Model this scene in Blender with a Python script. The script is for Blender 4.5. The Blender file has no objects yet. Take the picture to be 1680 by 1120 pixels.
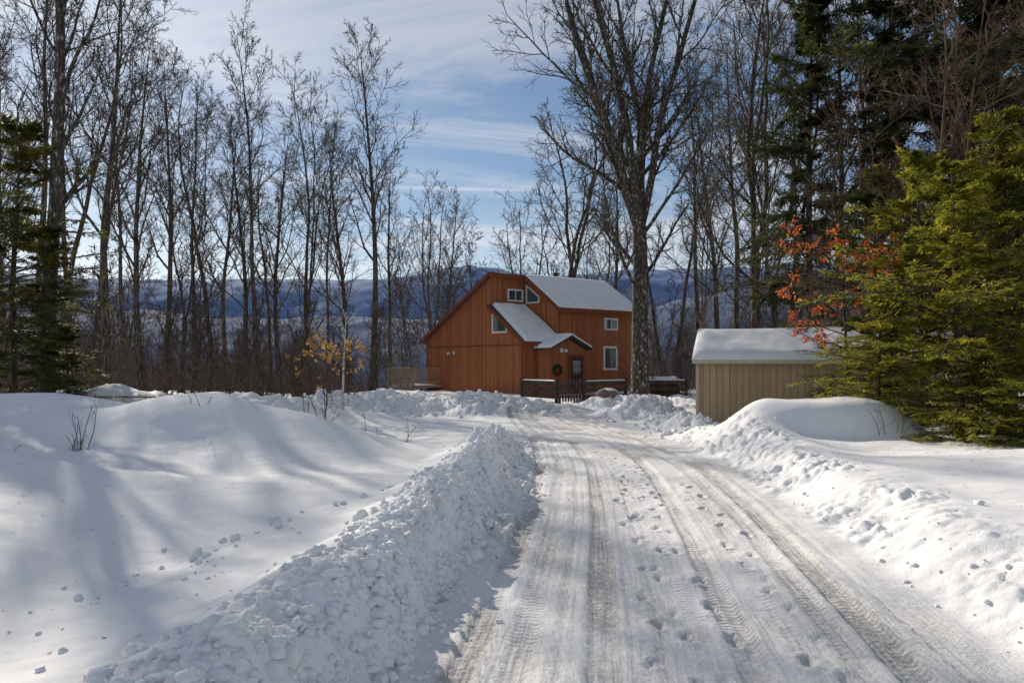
import bpy, math, numpy as np
from mathutils import Vector
scene=bpy.context.scene
scene.view_settings.view_transform='Standard'
scene.view_settings.look='None'
scene.view_settings.exposure=0
PI=math.pi
# ------------------------------------------------------------ helpers
def ss(a,b,x):
    t=np.clip((x-a)/(b-a),0,1); return t*t*(3-2*t)
def hsh(ix,iy,s):
    n=(ix.astype(np.int64)*374761393+iy.astype(np.int64)*668265263+s*974634777)&0xffffffff
    n=((n^(n>>13))*1274126177)&0xffffffff
    n=((n^(n>>16))*2246822519)&0xffffffff
    n=n^(n>>15)
    return (n&0xffffff)/float(0xffffff)
def vn(x,y,s=0):
    ix=np.floor(x); iy=np.floor(y); fx=x-ix; fy=y-iy
    fx=fx*fx*(3-2*fx); fy=fy*fy*(3-2*fy)
    a=hsh(ix,iy,s);b=hsh(ix+1,iy,s);c=hsh(ix,iy+1,s);d=hsh(ix+1,iy+1,s)
    return (a*(1-fx)+b*fx)*(1-fy)+(c*(1-fx)+d*fx)*fy*1.0-0.5
def fbm(x,y,o=4,s=0):
    r=0;a=1.0
    for i in range(o):
        r=r+a*vn(x*2**i+17.3*i,y*2**i+9.1*i,s+i); a*=.5
    return r
def lumps(x,y,s=0):
    ix=np.floor(x); iy=np.floor(y); best=np.zeros_like(x)
    for dx in(-1,0,1):
        for dy in(-1,0,1):
            cx=ix+dx; cy=iy+dy
            px=cx+hsh(cx,cy,s); py=cy+hsh(cx,cy,s+7)
            r=.30+.6*hsh(cx,cy,s+13)**1.6
            d2=((x-px)**2+(y-py)**2)/(r*r)
            best=np.maximum(best,np.sqrt(np.clip(1-d2,0,1))*r)
    return best
def gau(x,y,cx,cy,sx,sy,a,p=1.0):
    return a*np.exp(-(((x-cx)/sx)**2+((y-cy)/sy)**2)**p)

_yy=np.linspace(-10,70,1601)
_xx=np.interp(_yy,[-10,0,3.85,8,12,17,23,30,70],[-.6,.35,.95,1.45,1.78,1.8,1.35,.9,.9])
_k=np.hanning(81);_k/=_k.sum()
_xs=np.convolve(np.pad(_xx,40,mode='edge'),_k,mode='valid')
def xc(y): return np.interp(y,_yy,_xs)

rngf=np.random.default_rng(5)
FOOT=[]
for (o0,y0,y1,sp) in ((-.02,3.5,16,.1),(.78,3.4,10.0,.07),(.10,8,15,.16),(.05,3.6,12,.2)):
    y=y0;i=0
    while y<y1:
        FOOT.append((o0+(sp if i%2 else -sp)+rngf.normal(0,.05),y,rngf.uniform(.034,.046),rngf.uniform(.075,.11),rngf.normal(0,.35),rngf.uniform(.35,1.1)))
        y+=rngf.uniform(.20,.55); i+=1
def foot_q(r,y,f,s=1.0):
    o,fy,a,b,an,dp=f
    dx=r-o;dy=y-fy
    ex=dx*math.cos(an)+dy*math.sin(an);ey=-dx*math.sin(an)+dy*math.cos(an)
    w=a*(1+.18*np.cos(ey/b*5))
    return np.sqrt((ex/w)**2+(ey/b)**2)/s
BK=1.56
def H(x,y,detail=True):
    x=np.asarray(x,float);y=np.asarray(y,float)
    z=-.28*ss(8,24,y)
    c=xc(y); r=x-c
    wob=.09*fbm(y*.9,y*0+3,3,40)
    # ---- left bank
    s=-(r+BK+wob)
    fadeL=1-ss(14.8,17.0,y)
    A=.45+.14*fbm(y*.6,y*0,3,3)-.02*ss(8,16,y)
    prof=A*(ss(0,.48,s)-.78*ss(.55,1.7,s))*fadeL
    field=ss(1.0,2.8,s)
    fl=.0+.36*ss(3,11,s)*(1-ss(26,34,y))
    fl=fl+gau(x,y,-5.2,13.6,2.5,1.25,.86,1.4)+gau(x,y,-3.4,12.3,1.5,1.0,.30)+gau(x,y,-9.4,15.5,3.4,1.8,.56)+gau(x,y,-12.5,21,4,2,.35)
    fl=fl+gau(x,y,-3.7,6.4,1.2,3.0,-.16)+gau(x,y,-6.6,9.0,2.2,.85,.34)+.38*fbm(x*.22+.4*y*.2,y*.22,3,11)
    ph=(x*1.0+y*.75)*1.5+2.5*fbm(x*.3,y*.3,2,5)
    fl=fl+.15*(1-np.abs(np.sin(ph*.5)))**1.4*ss(2.5,4.5,s)*(1-ss(12,20,y))
    z=z+prof+field*fl
    # ---- right bank
    t=r-1.78+.12*fbm(y*.8,y*0+8,3,60)
    fadeR=1-ss(16.5,19,y)
    pr=(.34*ss(0,.9,t)+.12*ss(.8,3.5,t)-.07*ss(1.0,1.8,t))*fadeR
    pr=pr+(.15*fbm(x*.5,y*.5,3,21))*ss(.6,2,t)*fadeR
    z=z+pr
    z=z+gau(x,y,6.15,14.3,1.7,1.15,.64,2.6)+gau(x,y,4.5,13.6,.75,1.8,.24,1.0)
    # ---- far ploughed piles
    rough=np.zeros_like(z)
    def pile(cx,cy,sx,sy,a,p=1.4):
        nonlocal z,rough
        g=gau(x,y,cx,cy,sx,sy,1.0,p)
        n=1+.9*fbm(x*.6,y*.7,3,33)
        z=z+a*g*n; rough=np.maximum(rough,g)
    pile(-3.2,28.6,5.0,1.5,.55,2)
    pile(-1.0,26.6,1.6,.9,.22)
    pile(-11.5,25.0,5.0,1.4,.50,2)
    pile(4.9,21.4,.75,2.6,.36)
    pile(4.6,25.6,1.4,1.5,.40)
    pile(5.6,30.2,3.2,1.1,.32)
    pile(9.5,28.5,3.0,1.5,.4)
    # ---- terrain behind the clearing falls to the valley
    z=z-.35*ss(38,55,y)*ss(2,-10,x) -17*ss(46,170,y)-60*ss(200,1300,y)
    z=z+3.0*ss(14,45,x)*ss(16,50,y)*(1-ss(60,150,y))
    if not detail: return z
    near=(y<19)&(y>-5)&(x>-9)&(x<12)
    # ---- chunks
    mk=ss(-.02,.12,s)*(1-ss(.5,.95,s+.3*fbm(x*1.5,y*1.5,2,77)))*fadeL
    mk2=ss(-.42,-.1,s+.2*fbm(x*1.3,y*1.3,2,78))*(1-ss(.0,.3,s))*ss(5.0,7.5,y)*fadeL
    mr=ss(-.15,.2,t)*(1-ss(.7,1.4,t))*fadeR*.5*ss(.0,.5,vn(x*.8,y*.8,90)+.35)
    m=np.maximum(np.maximum(mk,mk2*.6),mr)
    L=np.zeros_like(z)
    idx=np.where((m>.01)&near)
    if len(idx[0]):
        xx=x[idx];yy=y[idx]
        wx=xx+.04*vn(xx*9,yy*9,1)+.015*vn(xx*24,yy*24,4);wy=yy+.04*vn(xx*9,yy*9,2)+.015*vn(xx*24,yy*24,6)
        patch=.45+1.1*ss(-.25,.3,fbm(xx*1.6,yy*1.6,2,44))
        L[idx]=(patch*(.09*lumps(wx*4.6,wy*4.6,3)+.10*lumps(wx*8,wy*8,9)+.075*lumps(wx*14,wy*14,19))-.08
                +.15*fbm(xx*1.9,yy*1.9,3,8))
    z=z+m*L
    idx=np.where(rough>.03)
    if len(idx[0]):
        xx=x[idx];yy=y[idx]
        z[idx]+=np.minimum(rough[idx]*2,1)*(.22*lumps(xx*1.6,yy*1.6,5)+.15*lumps(xx*3.5,yy*3.5,6)-.08)
    z=z+.016*fbm(x*2.2,y*3.5,3,14)*(1-ss(20,30,y))
    # ---- road: ruts, prints
    road=ss(.10,-.12,s)*ss(.15,-.2,t)*(1-ss(24,30,y))
    rz=.016*fbm(x*6,y*3.0,3,50)+.020*fbm(x*.8,y*.4,2,55)
    def rut(off,w,d,ph,tread=1):
        e=np.abs(r-off-.03*np.sin(y*.35+ph))
        b=ss(w*.5,w*.5-.03,e)
        lip=np.exp(-((e-w*.5-.02)/.025)**2)*(.5+.9*vn(r*3,y*6,int(ph*10)))
        return -b*d+lip*.6*d
    rz=rz+rut(-1.27,.20,.028,0)+rut(-.95,.18,.014,1.4)+rut(-.45,.22,.022,2.2)+rut(-.15,.05,.012,.5,0)+rut(.40,.20,.022,3)+rut(1.24,.22,.028,4)+rut(.96,.16,.014,5)+rut(-.72,.06,.014,2,0)+rut(1.50,.05,.014,2.6,0)
    z=z+road*rz
    for f in FOOT:
        o,fy=f[0],f[1]
        i0=np.where((np.abs(y-fy)<.25)&(np.abs(r-o)<.2)&near)
        if len(i0[0])==0: continue
        q=foot_q(r[i0],y[i0],f)
        z[i0]+=f[5]*(-.030*ss(1.15,.7,q)+.016*np.exp(-((q-1.35)/.25)**2))
    return z
def Hs(x,y): return float(H(np.array([float(x)]),np.array([float(y)]))[0])

# ------------------------------------------------------------ mesh utils
def mesh_obj(name,V,F,mats=(),mi=None,smooth=False,parent=None,loc=(0,0,0)):
    me=bpy.data.meshes.new(name)
    V=np.asarray(V,np.float32)
    if isinstance(F,np.ndarray):
        k=F.shape[1];nf=F.shape[0]
        me.vertices.add(len(V));me.vertices.foreach_set('co',V.ravel())
        me.loops.add(nf*k);me.loops.foreach_set('vertex_index',F.ravel().astype(np.int32))
        me.polygons.add(nf);me.polygons.foreach_set('loop_start',np.arange(0,nf*k,k,dtype=np.int32))
        try: me.polygons.foreach_set('loop_total',np.full(nf,k,dtype=np.int32))
        except Exception: pass
        if mi is not None: me.polygons.foreach_set('material_index',np.asarray(mi,np.int32))
        if smooth: me.polygons.foreach_set('use_smooth',np.ones(nf,bool))
        me.update(calc_edges=True)
    else:
        me.from_pydata([tuple(map(float,v)) for v in V],[],[list(f) for f in F])
        if smooth:
            for p in me.polygons:p.use_smooth=True
        if mi is not None:
            for p,m_ in zip(me.polygons,mi):p.material_index=m_
        me.update()
    for m in mats: me.materials.append(m)
    ob=bpy.data.objects.new(name,me);scene.collection.objects.link(ob)
    ob.location=loc
    if parent: ob.parent=parent
    return ob
def inst(name,me,loc,rz=0,sc=(1,1,1),parent=None,rx=0,ry=0):
    ob=bpy.data.objects.new(name,me);scene.collection.objects.link(ob)
    ob.location=loc;ob.rotation_euler=(rx,ry,rz);ob.scale=sc
    if parent: ob.parent=parent
    return ob
def empty(name,loc=(0,0,0),rz=0):
    e=bpy.data.objects.new(name,None);scene.collection.objects.link(e)
    e.location=loc;e.rotation_euler=(0,0,rz);return e
def fixn(ob):
    import bmesh
    bm=bmesh.new();bm.from_mesh(ob.data);bmesh.ops.recalc_face_normals(bm,faces=bm.faces);bm.to_mesh(ob.data);bm.free()
    return ob
def boxes(name,L,mat,parent=None,bev=0):
    V=[];F=[]
    for (x0,x1,y0,y1,z0,z1) in L:
        b=len(V)
        V+=[(x0,y0,z0),(x1,y0,z0),(x1,y1,z0),(x0,y1,z0),(x0,y0,z1),(x1,y0,z1),(x1,y1,z1),(x0,y1,z1)]
        F+=[(b,b+3,b+2,b+1),(b+4,b+5,b+6,b+7),(b,b+1,b+5,b+4),(b+1,b+2,b+6,b+5),(b+2,b+3,b+7,b+6),(b+3,b,b+4,b+7)]
    ob=mesh_obj(name,V,F,[mat],parent=parent)
    if bev:
        m=ob.modifiers.new('bev','BEVEL');m.width=bev;m.segments=2
    return ob
def prism(name,poly,ax,a0,a1,mat,parent=None):
    n=len(poly);V=[]
    for a in (a0,a1):
        for p in poly:
            V.append((a,p[0],p[1]) if ax==0 else (p[0],a,p[1]))
    F=[tuple(range(n)),tuple(range(2*n-1,n-1,-1))]
    for i in range(n):
        j=(i+1)%n;F.append((i,j,n+j,n+i))
    return fixn(mesh_obj(name,V,F,[mat],parent=parent))
def slab(name,q,th,mat,parent=None):
    V=[tuple(p) for p in q]+[(p[0],p[1],p[2]-th) for p in q]
    F=[(0,1,2,3),(7,6,5,4),(0,4,5,1),(1,5,6,2),(2,6,7,3),(3,7,4,0)]
    return fixn(mesh_obj(name,V,F,[mat],parent=parent))
def snow_sheet(name,q,th,mat,parent=None,nx=60,ny=40,edge=.18,seed=1,wav=.25):
    p=[np.array(k,float) for k in q]
    U,W=np.meshgrid(np.linspace(0,1,nx),np.linspace(0,1,ny))
    base=(p[0][None,None]*((1-U)*(1-W))[...,None]+p[1]*(U*(1-W))[...,None]+p[2]*(U*W)[...,None]+p[3]*((1-U)*W)[...,None])
    lx=np.linalg.norm(p[1]-p[0]);ly=np.linalg.norm(p[3]-p[0])
    d=np.minimum(np.minimum(U,1-U)*lx,np.minimum(W,1-W)*ly)
    e=np.clip(d/edge,0,1); prof=np.sqrt(1-(1-e)**2)
    n=1+wav*fbm(U*lx*.9+seed,W*ly*.9,3,seed)
    base[...,2]+=th*prof*n+.003
    V=base.reshape(-1,3)
    i=np.arange(nx*ny).reshape(ny,nx)
    F=np.stack([i[:-1,:-1],i[:-1,1:],i[1:,1:],i[1:,:-1]],-1).reshape(-1,4)
    return mesh_obj(name,V,F,[mat],smooth=True,parent=parent)

# ------------------------------------------------------------ materials
def newmat(name):
    m=bpy.data.materials.new(name);m.use_nodes=True
    nt=m.node_tree;b=nt.nodes['Principled BSDF'];return m,nt,b
def N(nt,t,**k):
    n=nt.nodes.new(t)
    for a,b in k.items(): setattr(n,a,b)
    return n
def ramp(nt,fac,stops):
    r=nt.nodes.new('ShaderNodeValToRGB');e=r.color_ramp.elements
    e[0].position=stops[0][0];e[0].color=(*stops[0][1],1)
    e[1].position=stops[-1][0];e[1].color=(*stops[-1][1],1)
    for p,c in stops[1:-1]:
        x=e.new(p);x.color=(*c,1)
    nt.links.new(fac,r.inputs[0]);return r.outputs[0]
def MM(nt,op,a,b=None,c=None,clamp=False):
    n=nt.nodes.new('ShaderNodeMath');n.operation=op;n.use_clamp=clamp
    for i,v in enumerate((a,b,c)):
        if v is None: continue
        if isinstance(v,(int,float)): n.inputs[i].default_value=v
        else: nt.links.new(v,n.inputs[i])
    return n.outputs[0]
def noisemat(name,stops,scale,rough=.8,detail=4,bump=0,bscale=None,bdist=.01,stretch=(1,1,1)):
    m,nt,b=newmat(name);L=nt.links
    tc=N(nt,'ShaderNodeTexCoord');mp=N(nt,'ShaderNodeMapping');mp.inputs['Scale'].default_value=stretch
    L.new(tc.outputs['Object'],mp.inputs[0])
    n=N(nt,'ShaderNodeTexNoise');n.inputs['Scale'].default_value=scale;n.inputs['Detail'].default_value=detail
    L.new(mp.outputs[0],n.inputs[0])
    c=ramp(nt,n.outputs[0],stops);L.new(c,b.inputs['Base Color'])
    b.inputs['Roughness'].default_value=rough
    b.inputs['Specular IOR Level'].default_value=.2
    if bump:
        n2=N(nt,'ShaderNodeTexNoise');n2.inputs['Scale'].default_value=bscale or scale;n2.inputs['Detail'].default_value=3
        L.new(mp.outputs[0],n2.inputs[0])
        bp=N(nt,'ShaderNodeBump');bp.inputs['Strength'].default_value=bump;bp.inputs['Distance'].default_value=bdist
        L.new(n2.outputs[0],bp.inputs['Height']);L.new(bp.outputs[0],b.inputs['Normal'])
    return m
# snow ground: packed = traffic-packed amount, tread = tyre tread amount, lat = offset from road centre
snow,nt,b=newmat('snow_ground');L=nt.links
tc=N(nt,'ShaderNodeTexCoord');sp=N(nt,'ShaderNodeSeparateXYZ');L.new(tc.outputs['Object'],sp.inputs[0])
def attr(nm):
    a=N(nt,'ShaderNodeAttribute');a.attribute_name=nm;return a.outputs['Fac']
pk_,tr_,la_=attr('packed'),attr('tread'),attr('lat')
n2=N(nt,'ShaderNodeTexNoise');n2.inputs['Scale'].default_value=18;n2.inputs['Detail'].default_value=4;n2.inputs['Roughness'].default_value=.8
L.new(tc.outputs['Object'],n2.inputs[0])
c1=ramp(nt,n2.outputs[0],[(.3,(.80,.80,.81)),(.7,(.88,.87,.87))])
c2=ramp(nt,n2.outputs[0],[(.33,(.33,.31,.29)),(.5,(.54,.515,.49)),(.66,(.76,.735,.71))])
mx=N(nt,'ShaderNodeMix',data_type='RGBA')
L.new(pk_,mx.inputs[0]);L.new(c1,mx.inputs[6]);L.new(c2,mx.inputs[7])
L.new(mx.outputs[2],b.inputs['Base Color'])
b.inputs['Roughness'].default_value=.8;b.inputs['Specular IOR Level'].default_value=.15
bn=N(nt,'ShaderNodeTexNoise');bn.inputs['Scale'].default_value=38;bn.inputs['Detail'].default_value=3;bn.inputs['Roughness'].default_value=.7
L.new(tc.outputs['Object'],bn.inputs[0])
bars=MM(nt,'SINE',MM(nt,'ADD',MM(nt,'MULTIPLY',sp.outputs[1],2*PI/.062),MM(nt,'MULTIPLY',MM(nt,'ABSOLUTE',MM(nt,'SINE',MM(nt,'MULTIPLY',la_,26.0))),2.2)))
bars=MM(nt,'MULTIPLY',bars,MM(nt,'MULTIPLY',tr_,.36))
cv=N(nt,'ShaderNodeCombineXYZ');L.new(MM(nt,'MULTIPLY',la_,26.0),cv.inputs[0]);L.new(MM(nt,'MULTIPLY',sp.outputs[1],.9),cv.inputs[1])
ln=N(nt,'ShaderNodeTexNoise');ln.inputs['Scale'].default_value=1.0;ln.inputs['Detail'].default_value=2;L.new(cv.outputs[0],ln.inputs[0])
lines=MM(nt,'MULTIPLY',ln.outputs[0],MM(nt,'MULTIPLY',pk_,2.6))
gr=MM(nt,'MULTIPLY',n2.outputs[0],MM(nt,'MULTIPLY',pk_,2.2))
hh=MM(nt,'ADD',MM(nt,'ADD',bars,lines),MM(nt,'ADD',gr,MM(nt,'MULTIPLY',bn.outputs[0],.8)))
bp=N(nt,'ShaderNodeBump');bp.inputs['Strength'].default_value=.7;bp.inputs['Distance'].default_value=.015
L.new(hh,bp.inputs['Height']);L.new(bp.outputs[0],b.inputs['Normal'])
snow_w=noisemat('fresh_snow',[(.3,(.79,.79,.80)),(.7,(.87,.87,.87))],2,rough=.8,detail=1,bump=.3,bscale=30,bdist=.01)
bark=noisemat('bark_grey_brown',[(.32,(.032,.025,.02)),(.5,(.085,.066,.05)),(.66,(.20,.165,.13))],5,rough=.95,detail=3,bump=.8,bscale=14,bdist=.03,stretch=(2.2,2.2,.45))
barkL=noisemat('bark_lichen',[(.30,(.03,.024,.02)),(.5,(.075,.062,.05)),(.60,(.14,.125,.105)),(.67,(.46,.45,.42))],6.5,rough=.95,detail=7,bump=1,bscale=11,bdist=.04,stretch=(2,2,.8))
barkB=noisemat('bark_lit_tint',[(.35,(.07,.045,.03)),(.65,(.20,.13,.085))],4,rough=1,detail=2)  # brown bark with a sunlit tone put into the base colour
barkFar=noisemat('bark_far',[(.35,(.055,.045,.04)),(.65,(.145,.115,.097))],3,rough=1,detail=1)
brushm=noisemat('brush_twigs',[(.35,(.08,.056,.042)),(.65,(.20,.14,.10))],3,rough=1,detail=1)
birch=noisemat('birch_bark',[(.3,(.12,.1,.09)),(.42,(.55,.52,.48)),(.7,(.75,.72,.68))],6,rough=.8,stretch=(1,1,3))
def leafmat(name,stops,scale=1.2,trans=.35):
    m,nt,b=newmat(name);L=nt.links
    tc=N(nt,'ShaderNodeTexCoord')
    n=N(nt,'ShaderNodeTexNoise');n.inputs['Scale'].default_value=scale;n.inputs['Detail'].default_value=3;n.inputs['Roughness'].default_value=.75
    L.new(tc.outputs['Object'],n.inputs[0])
    c=ramp(nt,n.outputs[0],stops);L.new(c,b.inputs['Base Color'])
    b.inputs['Roughness'].default_value=.6;b.inputs['Specular IOR Level'].default_value=.3
    t=N(nt,'ShaderNodeBsdfTranslucent');L.new(c,t.inputs[0])
    ms=N(nt,'ShaderNodeMixShader');ms.inputs[0].default_value=trans
    out=nt.nodes['Material Output']
    L.new(b.outputs[0],ms.inputs[1]);L.new(t.outputs[0],ms.inputs[2]);L.new(ms.outputs[0],out.inputs[0])
    return m
needY=leafmat('needles_yellow_green',[(.34,(.06,.085,.016)),(.46,(.22,.24,.028)),(.62,(.50,.43,.05))],1.6,.55)
needM=leafmat('needles_olive',[(.34,(.035,.05,.015)),(.5,(.11,.12,.026)),(.64,(.34,.28,.05))],1.2,.45)
needD=leafmat('needles_dark_green',[(.34,(.02,.03,.013)),(.5,(.055,.07,.026)),(.66,(.17,.16,.05))],.8,.4)
leafO=leafmat('leaves_orange',[(.3,(.36,.07,.025)),(.5,(.58,.13,.03)),(.7,(.62,.24,.07))],3,.45)
leafG=leafmat('leaves_golden',[(.3,(.42,.22,.06)),(.5,(.58,.34,.10)),(.7,(.68,.46,.2))],3,.4)

def siding(name,c0,c1,period,axis='xy',groove=.35,bstr=.7):
    m,nt,b=newmat(name);L=nt.links
    tc=N(nt,'ShaderNodeTexCoord');sp=N(nt,'ShaderNodeSeparateXYZ');L.new(tc.outputs['Object'],sp.inputs[0])
    ad=N(nt,'ShaderNodeMath',operation='ADD')
    if axis=='x': L.new(sp.outputs[0],ad.inputs[0]);ad.inputs[1].default_value=50
    else: L.new(sp.outputs[0],ad.inputs[0]);L.new(sp.outputs[1],ad.inputs[1])
    dv=N(nt,'ShaderNodeMath',operation='DIVIDE');L.new(ad.outputs[0],dv.inputs[0]);dv.inputs[1].default_value=period
    fr=N(nt,'ShaderNodeMath',operation='FRACT');L.new(dv.outputs[0],fr.inputs[0])
    fl=N(nt,'ShaderNodeMath',operation='FLOOR');L.new(dv.outputs[0],fl.inputs[0])
    wn=N(nt,'ShaderNodeTexWhiteNoise',noise_dimensions='1D');L.new(fl.outputs[0],wn.inputs['W'])
    gv=N(nt,'ShaderNodeMapRange');L.new(fr.outputs[0],gv.inputs[0]);gv.inputs[1].default_value=.0;gv.inputs[2].default_value=.13
    mp=N(nt,'ShaderNodeMapping');mp.inputs['Scale'].default_value=(6,6,.7);L.new(tc.outputs['Object'],mp.inputs[0])
    n=N(nt,'ShaderNodeTexNoise');n.inputs['Scale'].default_value=1.5;n.inputs['Detail'].default_value=6;n.inputs['Roughness'].default_value=.7
    L.new(mp.outputs[0],n.inputs[0])
    av=N(nt,'ShaderNodeMath',operation='MULTIPLY_ADD');L.new(wn.outputs['Value'],av.inputs[0]);av.inputs[1].default_value=.35
    mu=N(nt,'ShaderNodeMath',operation='MULTIPLY');L.new(n.outputs[0],mu.inputs[0]);mu.inputs[1].default_value=.75
    L.new(mu.outputs[0],av.inputs[2])
    c=ramp(nt,av.outputs[0],[(.2,c0),(.8,c1)])
    dk=N(nt,'ShaderNodeMix',data_type='RGBA',blend_type='MULTIPLY');dk.inputs[0].default_value=1
    gr=ramp(nt,gv.outputs[0],[(0,(groove,)*3),(1,(1,1,1))])
    L.new(c,dk.inputs[6]);L.new(gr,dk.inputs[7]);L.new(dk.outputs[2],b.inputs['Base Color'])
    bp=N(nt,'ShaderNodeBump');bp.inputs['Strength'].default_value=bstr;bp.inputs['Distance'].default_value=.02
    L.new(gv.outputs[0],bp.inputs['Height']);L.new(bp.outputs[0],b.inputs['Normal'])
    b.inputs['Roughness'].default_value=.8;b.inputs['Specular IOR Level'].default_value=.25
    return m
redwood=siding('red_cedar_siding',(.25,.074,.028),(.46,.165,.066),.20)
tan=siding('tan_siding',(.39,.265,.15),(.51,.37,.22),.20,'x',.28)
trimred=noisemat('red_trim',[(.3,(.16,.048,.022)),(.7,(.26,.085,.035))],8)
roofm=noisemat('roof_edge',[(.3,(.05,.04,.035)),(.7,(.10,.08,.07))],12)
whitep=noisemat('white_trim',[(.3,(.70,.70,.68)),(.7,(.80,.80,.78))],4,rough=.5)
tantrim=noisemat('tan_trim',[(.3,(.50,.42,.30)),(.7,(.6,.52,.38))],4,rough=.6)
doorm=noisemat('door_dark',[(.3,(.05,.02,.015)),(.7,(.09,.035,.02))],6,rough=.5)
fencem=noisemat('weathered_fence',[(.3,(.035,.025,.02)),(.7,(.11,.08,.06))],6,rough=.9,bump=.5,bscale=20)
deckm=noisemat('deck_wood',[(.3,(.22,.18,.13)),(.7,(.40,.34,.26))],6)
glass,nt,b=newmat('window_glass');b.inputs['Base Color'].default_value=(.05,.07,.075,1);b.inputs['Roughness'].default_value=.06;b.inputs['Specular IOR Level'].default_value=1
rock=noisemat('rock',[(.3,(.12,.09,.08)),(.7,(.26,.19,.17))],4,bump=.6,bscale=8,bdist=.03)
green=noisemat('wreath_green',[(.3,(.02,.05,.02)),(.7,(.05,.11,.04))],30)
redb=noisemat('red_bow',[(.3,(.45,.02,.02)),(.7,(.55,.04,.03))],10)
litm=noisemat('litter',[(.3,(.05,.035,.02)),(.7,(.14,.09,.05))],10)

# ------------------------------------------------------------ ground
st=.027
def geo(start,end,s0,r):
    o=[start];s=s0
    while o[-1]<end:
        s*=r;o.append(o[-1]+s)
    return np.array(o)
xr=geo(6.5,5200,st,1.04)[1:];xl=-geo(6.0,5200,st,1.037)[1:][::-1]
X=np.concatenate([xl,np.arange(-6.0,6.5001,st),xr])
y1=np.arange(-5,2.6,.15);y2=np.arange(2.6,11,st);y3=geo(y2[-1],32,st,1.009)[1:];y4=geo(y3[-1],5200,.2,1.05)[1:]
Y=np.concatenate([y1,y2,y3,y4])
GX,GY=np.meshgrid(X,Y)
Z=H(GX,GY)
i=np.arange(GX.size).reshape(GX.shape)
F=np.stack([i[:-1,:-1],i[:-1,1:],i[1:,1:],i[1:,:-1]],-1).reshape(-1,4)
V=np.stack([GX,GY,Z],-1).reshape(-1,3)
ground=mesh_obj('snow_ground',V,F,[snow],smooth=True)
r=GX-xc(GY)
inroad=ss(-1.68,-1.35,r)*ss(2.0,1.6,r)*(1-ss(26,34,GY))
pk=.36*inroad
trd=np.zeros_like(pk)
for off,w,a,ph in((-1.27,.22,.95,0),(-.95,.20,.6,1.4),(-.45,.24,.8,2.2),(.40,.22,.75,3),(1.24,.24,.95,4),(.96,.18,.6,5),(-.72,.08,.6,2),(-.15,.06,.6,.5),(1.50,.06,.6,2.6),(.12,.16,.4,1),(.70,.14,.45,3.3)):
    e=np.abs(r-off-.03*np.sin(GY*.35+ph))
    g_=ss(w*.5+.015,w*.5-.03,e)*inroad
    pk=np.maximum(pk,a*g_)
    if w>.12: trd=np.maximum(trd,g_*min(1,a+.2))
pk*=(.78+1.1*fbm(GX*2.4,GY*.9,4,70))
trd*=np.clip(.65+1.8*fbm(GX*1.3,GY*1.0,3,71),0,1)
for f in FOOT:
    i0=np.where((np.abs(GY-f[1])<.25)&(np.abs(r-f[0])<.2))
    q=foot_q(r[i0],GY[i0],f)
    pk[i0]=np.maximum(pk[i0],.6*f[5]*ss(1.2,.8,q))
pk=np.clip(pk,0,1)
for nm_,arr in(('packed',pk),('tread',trd),('lat',r)):
    att=ground.data.attributes.new(nm_,'FLOAT','POINT');att.data.foreach_set('value',arr.ravel().astype(np.float32))

# snow chunks
def icos():
    t=(1+5**.5)/2
    v=np.array([(-1,t,0),(1,t,0),(-1,-t,0),(1,-t,0),(0,-1,t),(0,1,t),(0,-1,-t),(0,1,-t),(t,0,-1),(t,0,1),(-t,0,-1),(-t,0,1)],float)
    v/=np.linalg.norm(v[0])
    f=[(0,11,5),(0,5,1),(0,1,7),(0,7,10),(0,10,11),(1,5,9),(5,11,4),(11,10,2),(10,7,6),(7,1,8),(3,9,4),(3,4,2),(3,2,6),(3,6,8),(3,8,9),(4,9,5),(2,4,11),(6,2,10),(8,6,7),(9,8,1)]
    v=list(map(tuple,v));c={}
    def mid(a,b):
        k=(min(a,b),max(a,b))
        if k not in c:
            m=np.array(v[a])+np.array(v[b]);m/=np.linalg.norm(m);v.append(tuple(m));c[k]=len(v)-1
        return c[k]
    f2=[]
    for a,b_,d in f:
        x=mid(a,b_);y=mid(b_,d);z=mid(d,a);f2+=[(a,x,z),(b_,y,x),(d,z,y),(x,y,z)]
    return np.array(v),np.array(f2)
IV,IF=icos()
rg=np.random.default_rng(3)
P=[]
def addc(x,y,s): P.append((x,y,s))
for k in range(4200):
    y=2.6+(14)*rg.uniform(0,1)**1.4
    s=abs(rg.normal(.0,.38)) if rg.uniform()<.85 else rg.uniform(-.2,.95)
    addc(xc(y)-BK-s,y,abs(rg.normal(0,.016))+.008)
for k in range(260):
    y=rg.uniform(4.5,16);s=-abs(rg.normal(0,.22));addc(xc(y)-BK-s,y,abs(rg.normal(0,.010))+.006)
for k in range(26):
    t=rg.uniform(0,1);addc(-1.3-2.0*t+rg.normal(0,.10),8.8-2.8*t+rg.normal(0,.12),rg.uniform(.014,.05))
for k in range(26):
    addc(rg.uniform(-3.6,-1.7),rg.uniform(3.2,7),rg.uniform(.006,.024))
for k in range(200):
    y=rg.uniform(4,17);addc(xc(y)+1.78+abs(rg.normal(0,.5)),y,abs(rg.normal(0,.010))+.005)
for k in range(240):
    addc(rg.normal(4.7,.7),rg.uniform(17.5,26),abs(rg.normal(0,.05))+.02)
for k in range(450):
    addc(rg.uniform(-8,1.6),rg.normal(28,.9),abs(rg.normal(0,.055))+.03)
addc(-1.30,6.3,.06);addc(4.4,6.9,.045)
P=np.array(P)
zz=H(P[:,0],P[:,1])
n=len(P);rn=rg.uniform(.65,1.3,(n,len(IV),1));sc=rg.uniform(.7,1.35,(n,1,3));sc[:,:,2]*=.8
VV=IV[None]*rn*sc*P[:,2][:,None,None]
VV=VV+np.stack([P[:,0],P[:,1],zz+P[:,2]*.25],-1)[:,None]
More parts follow.
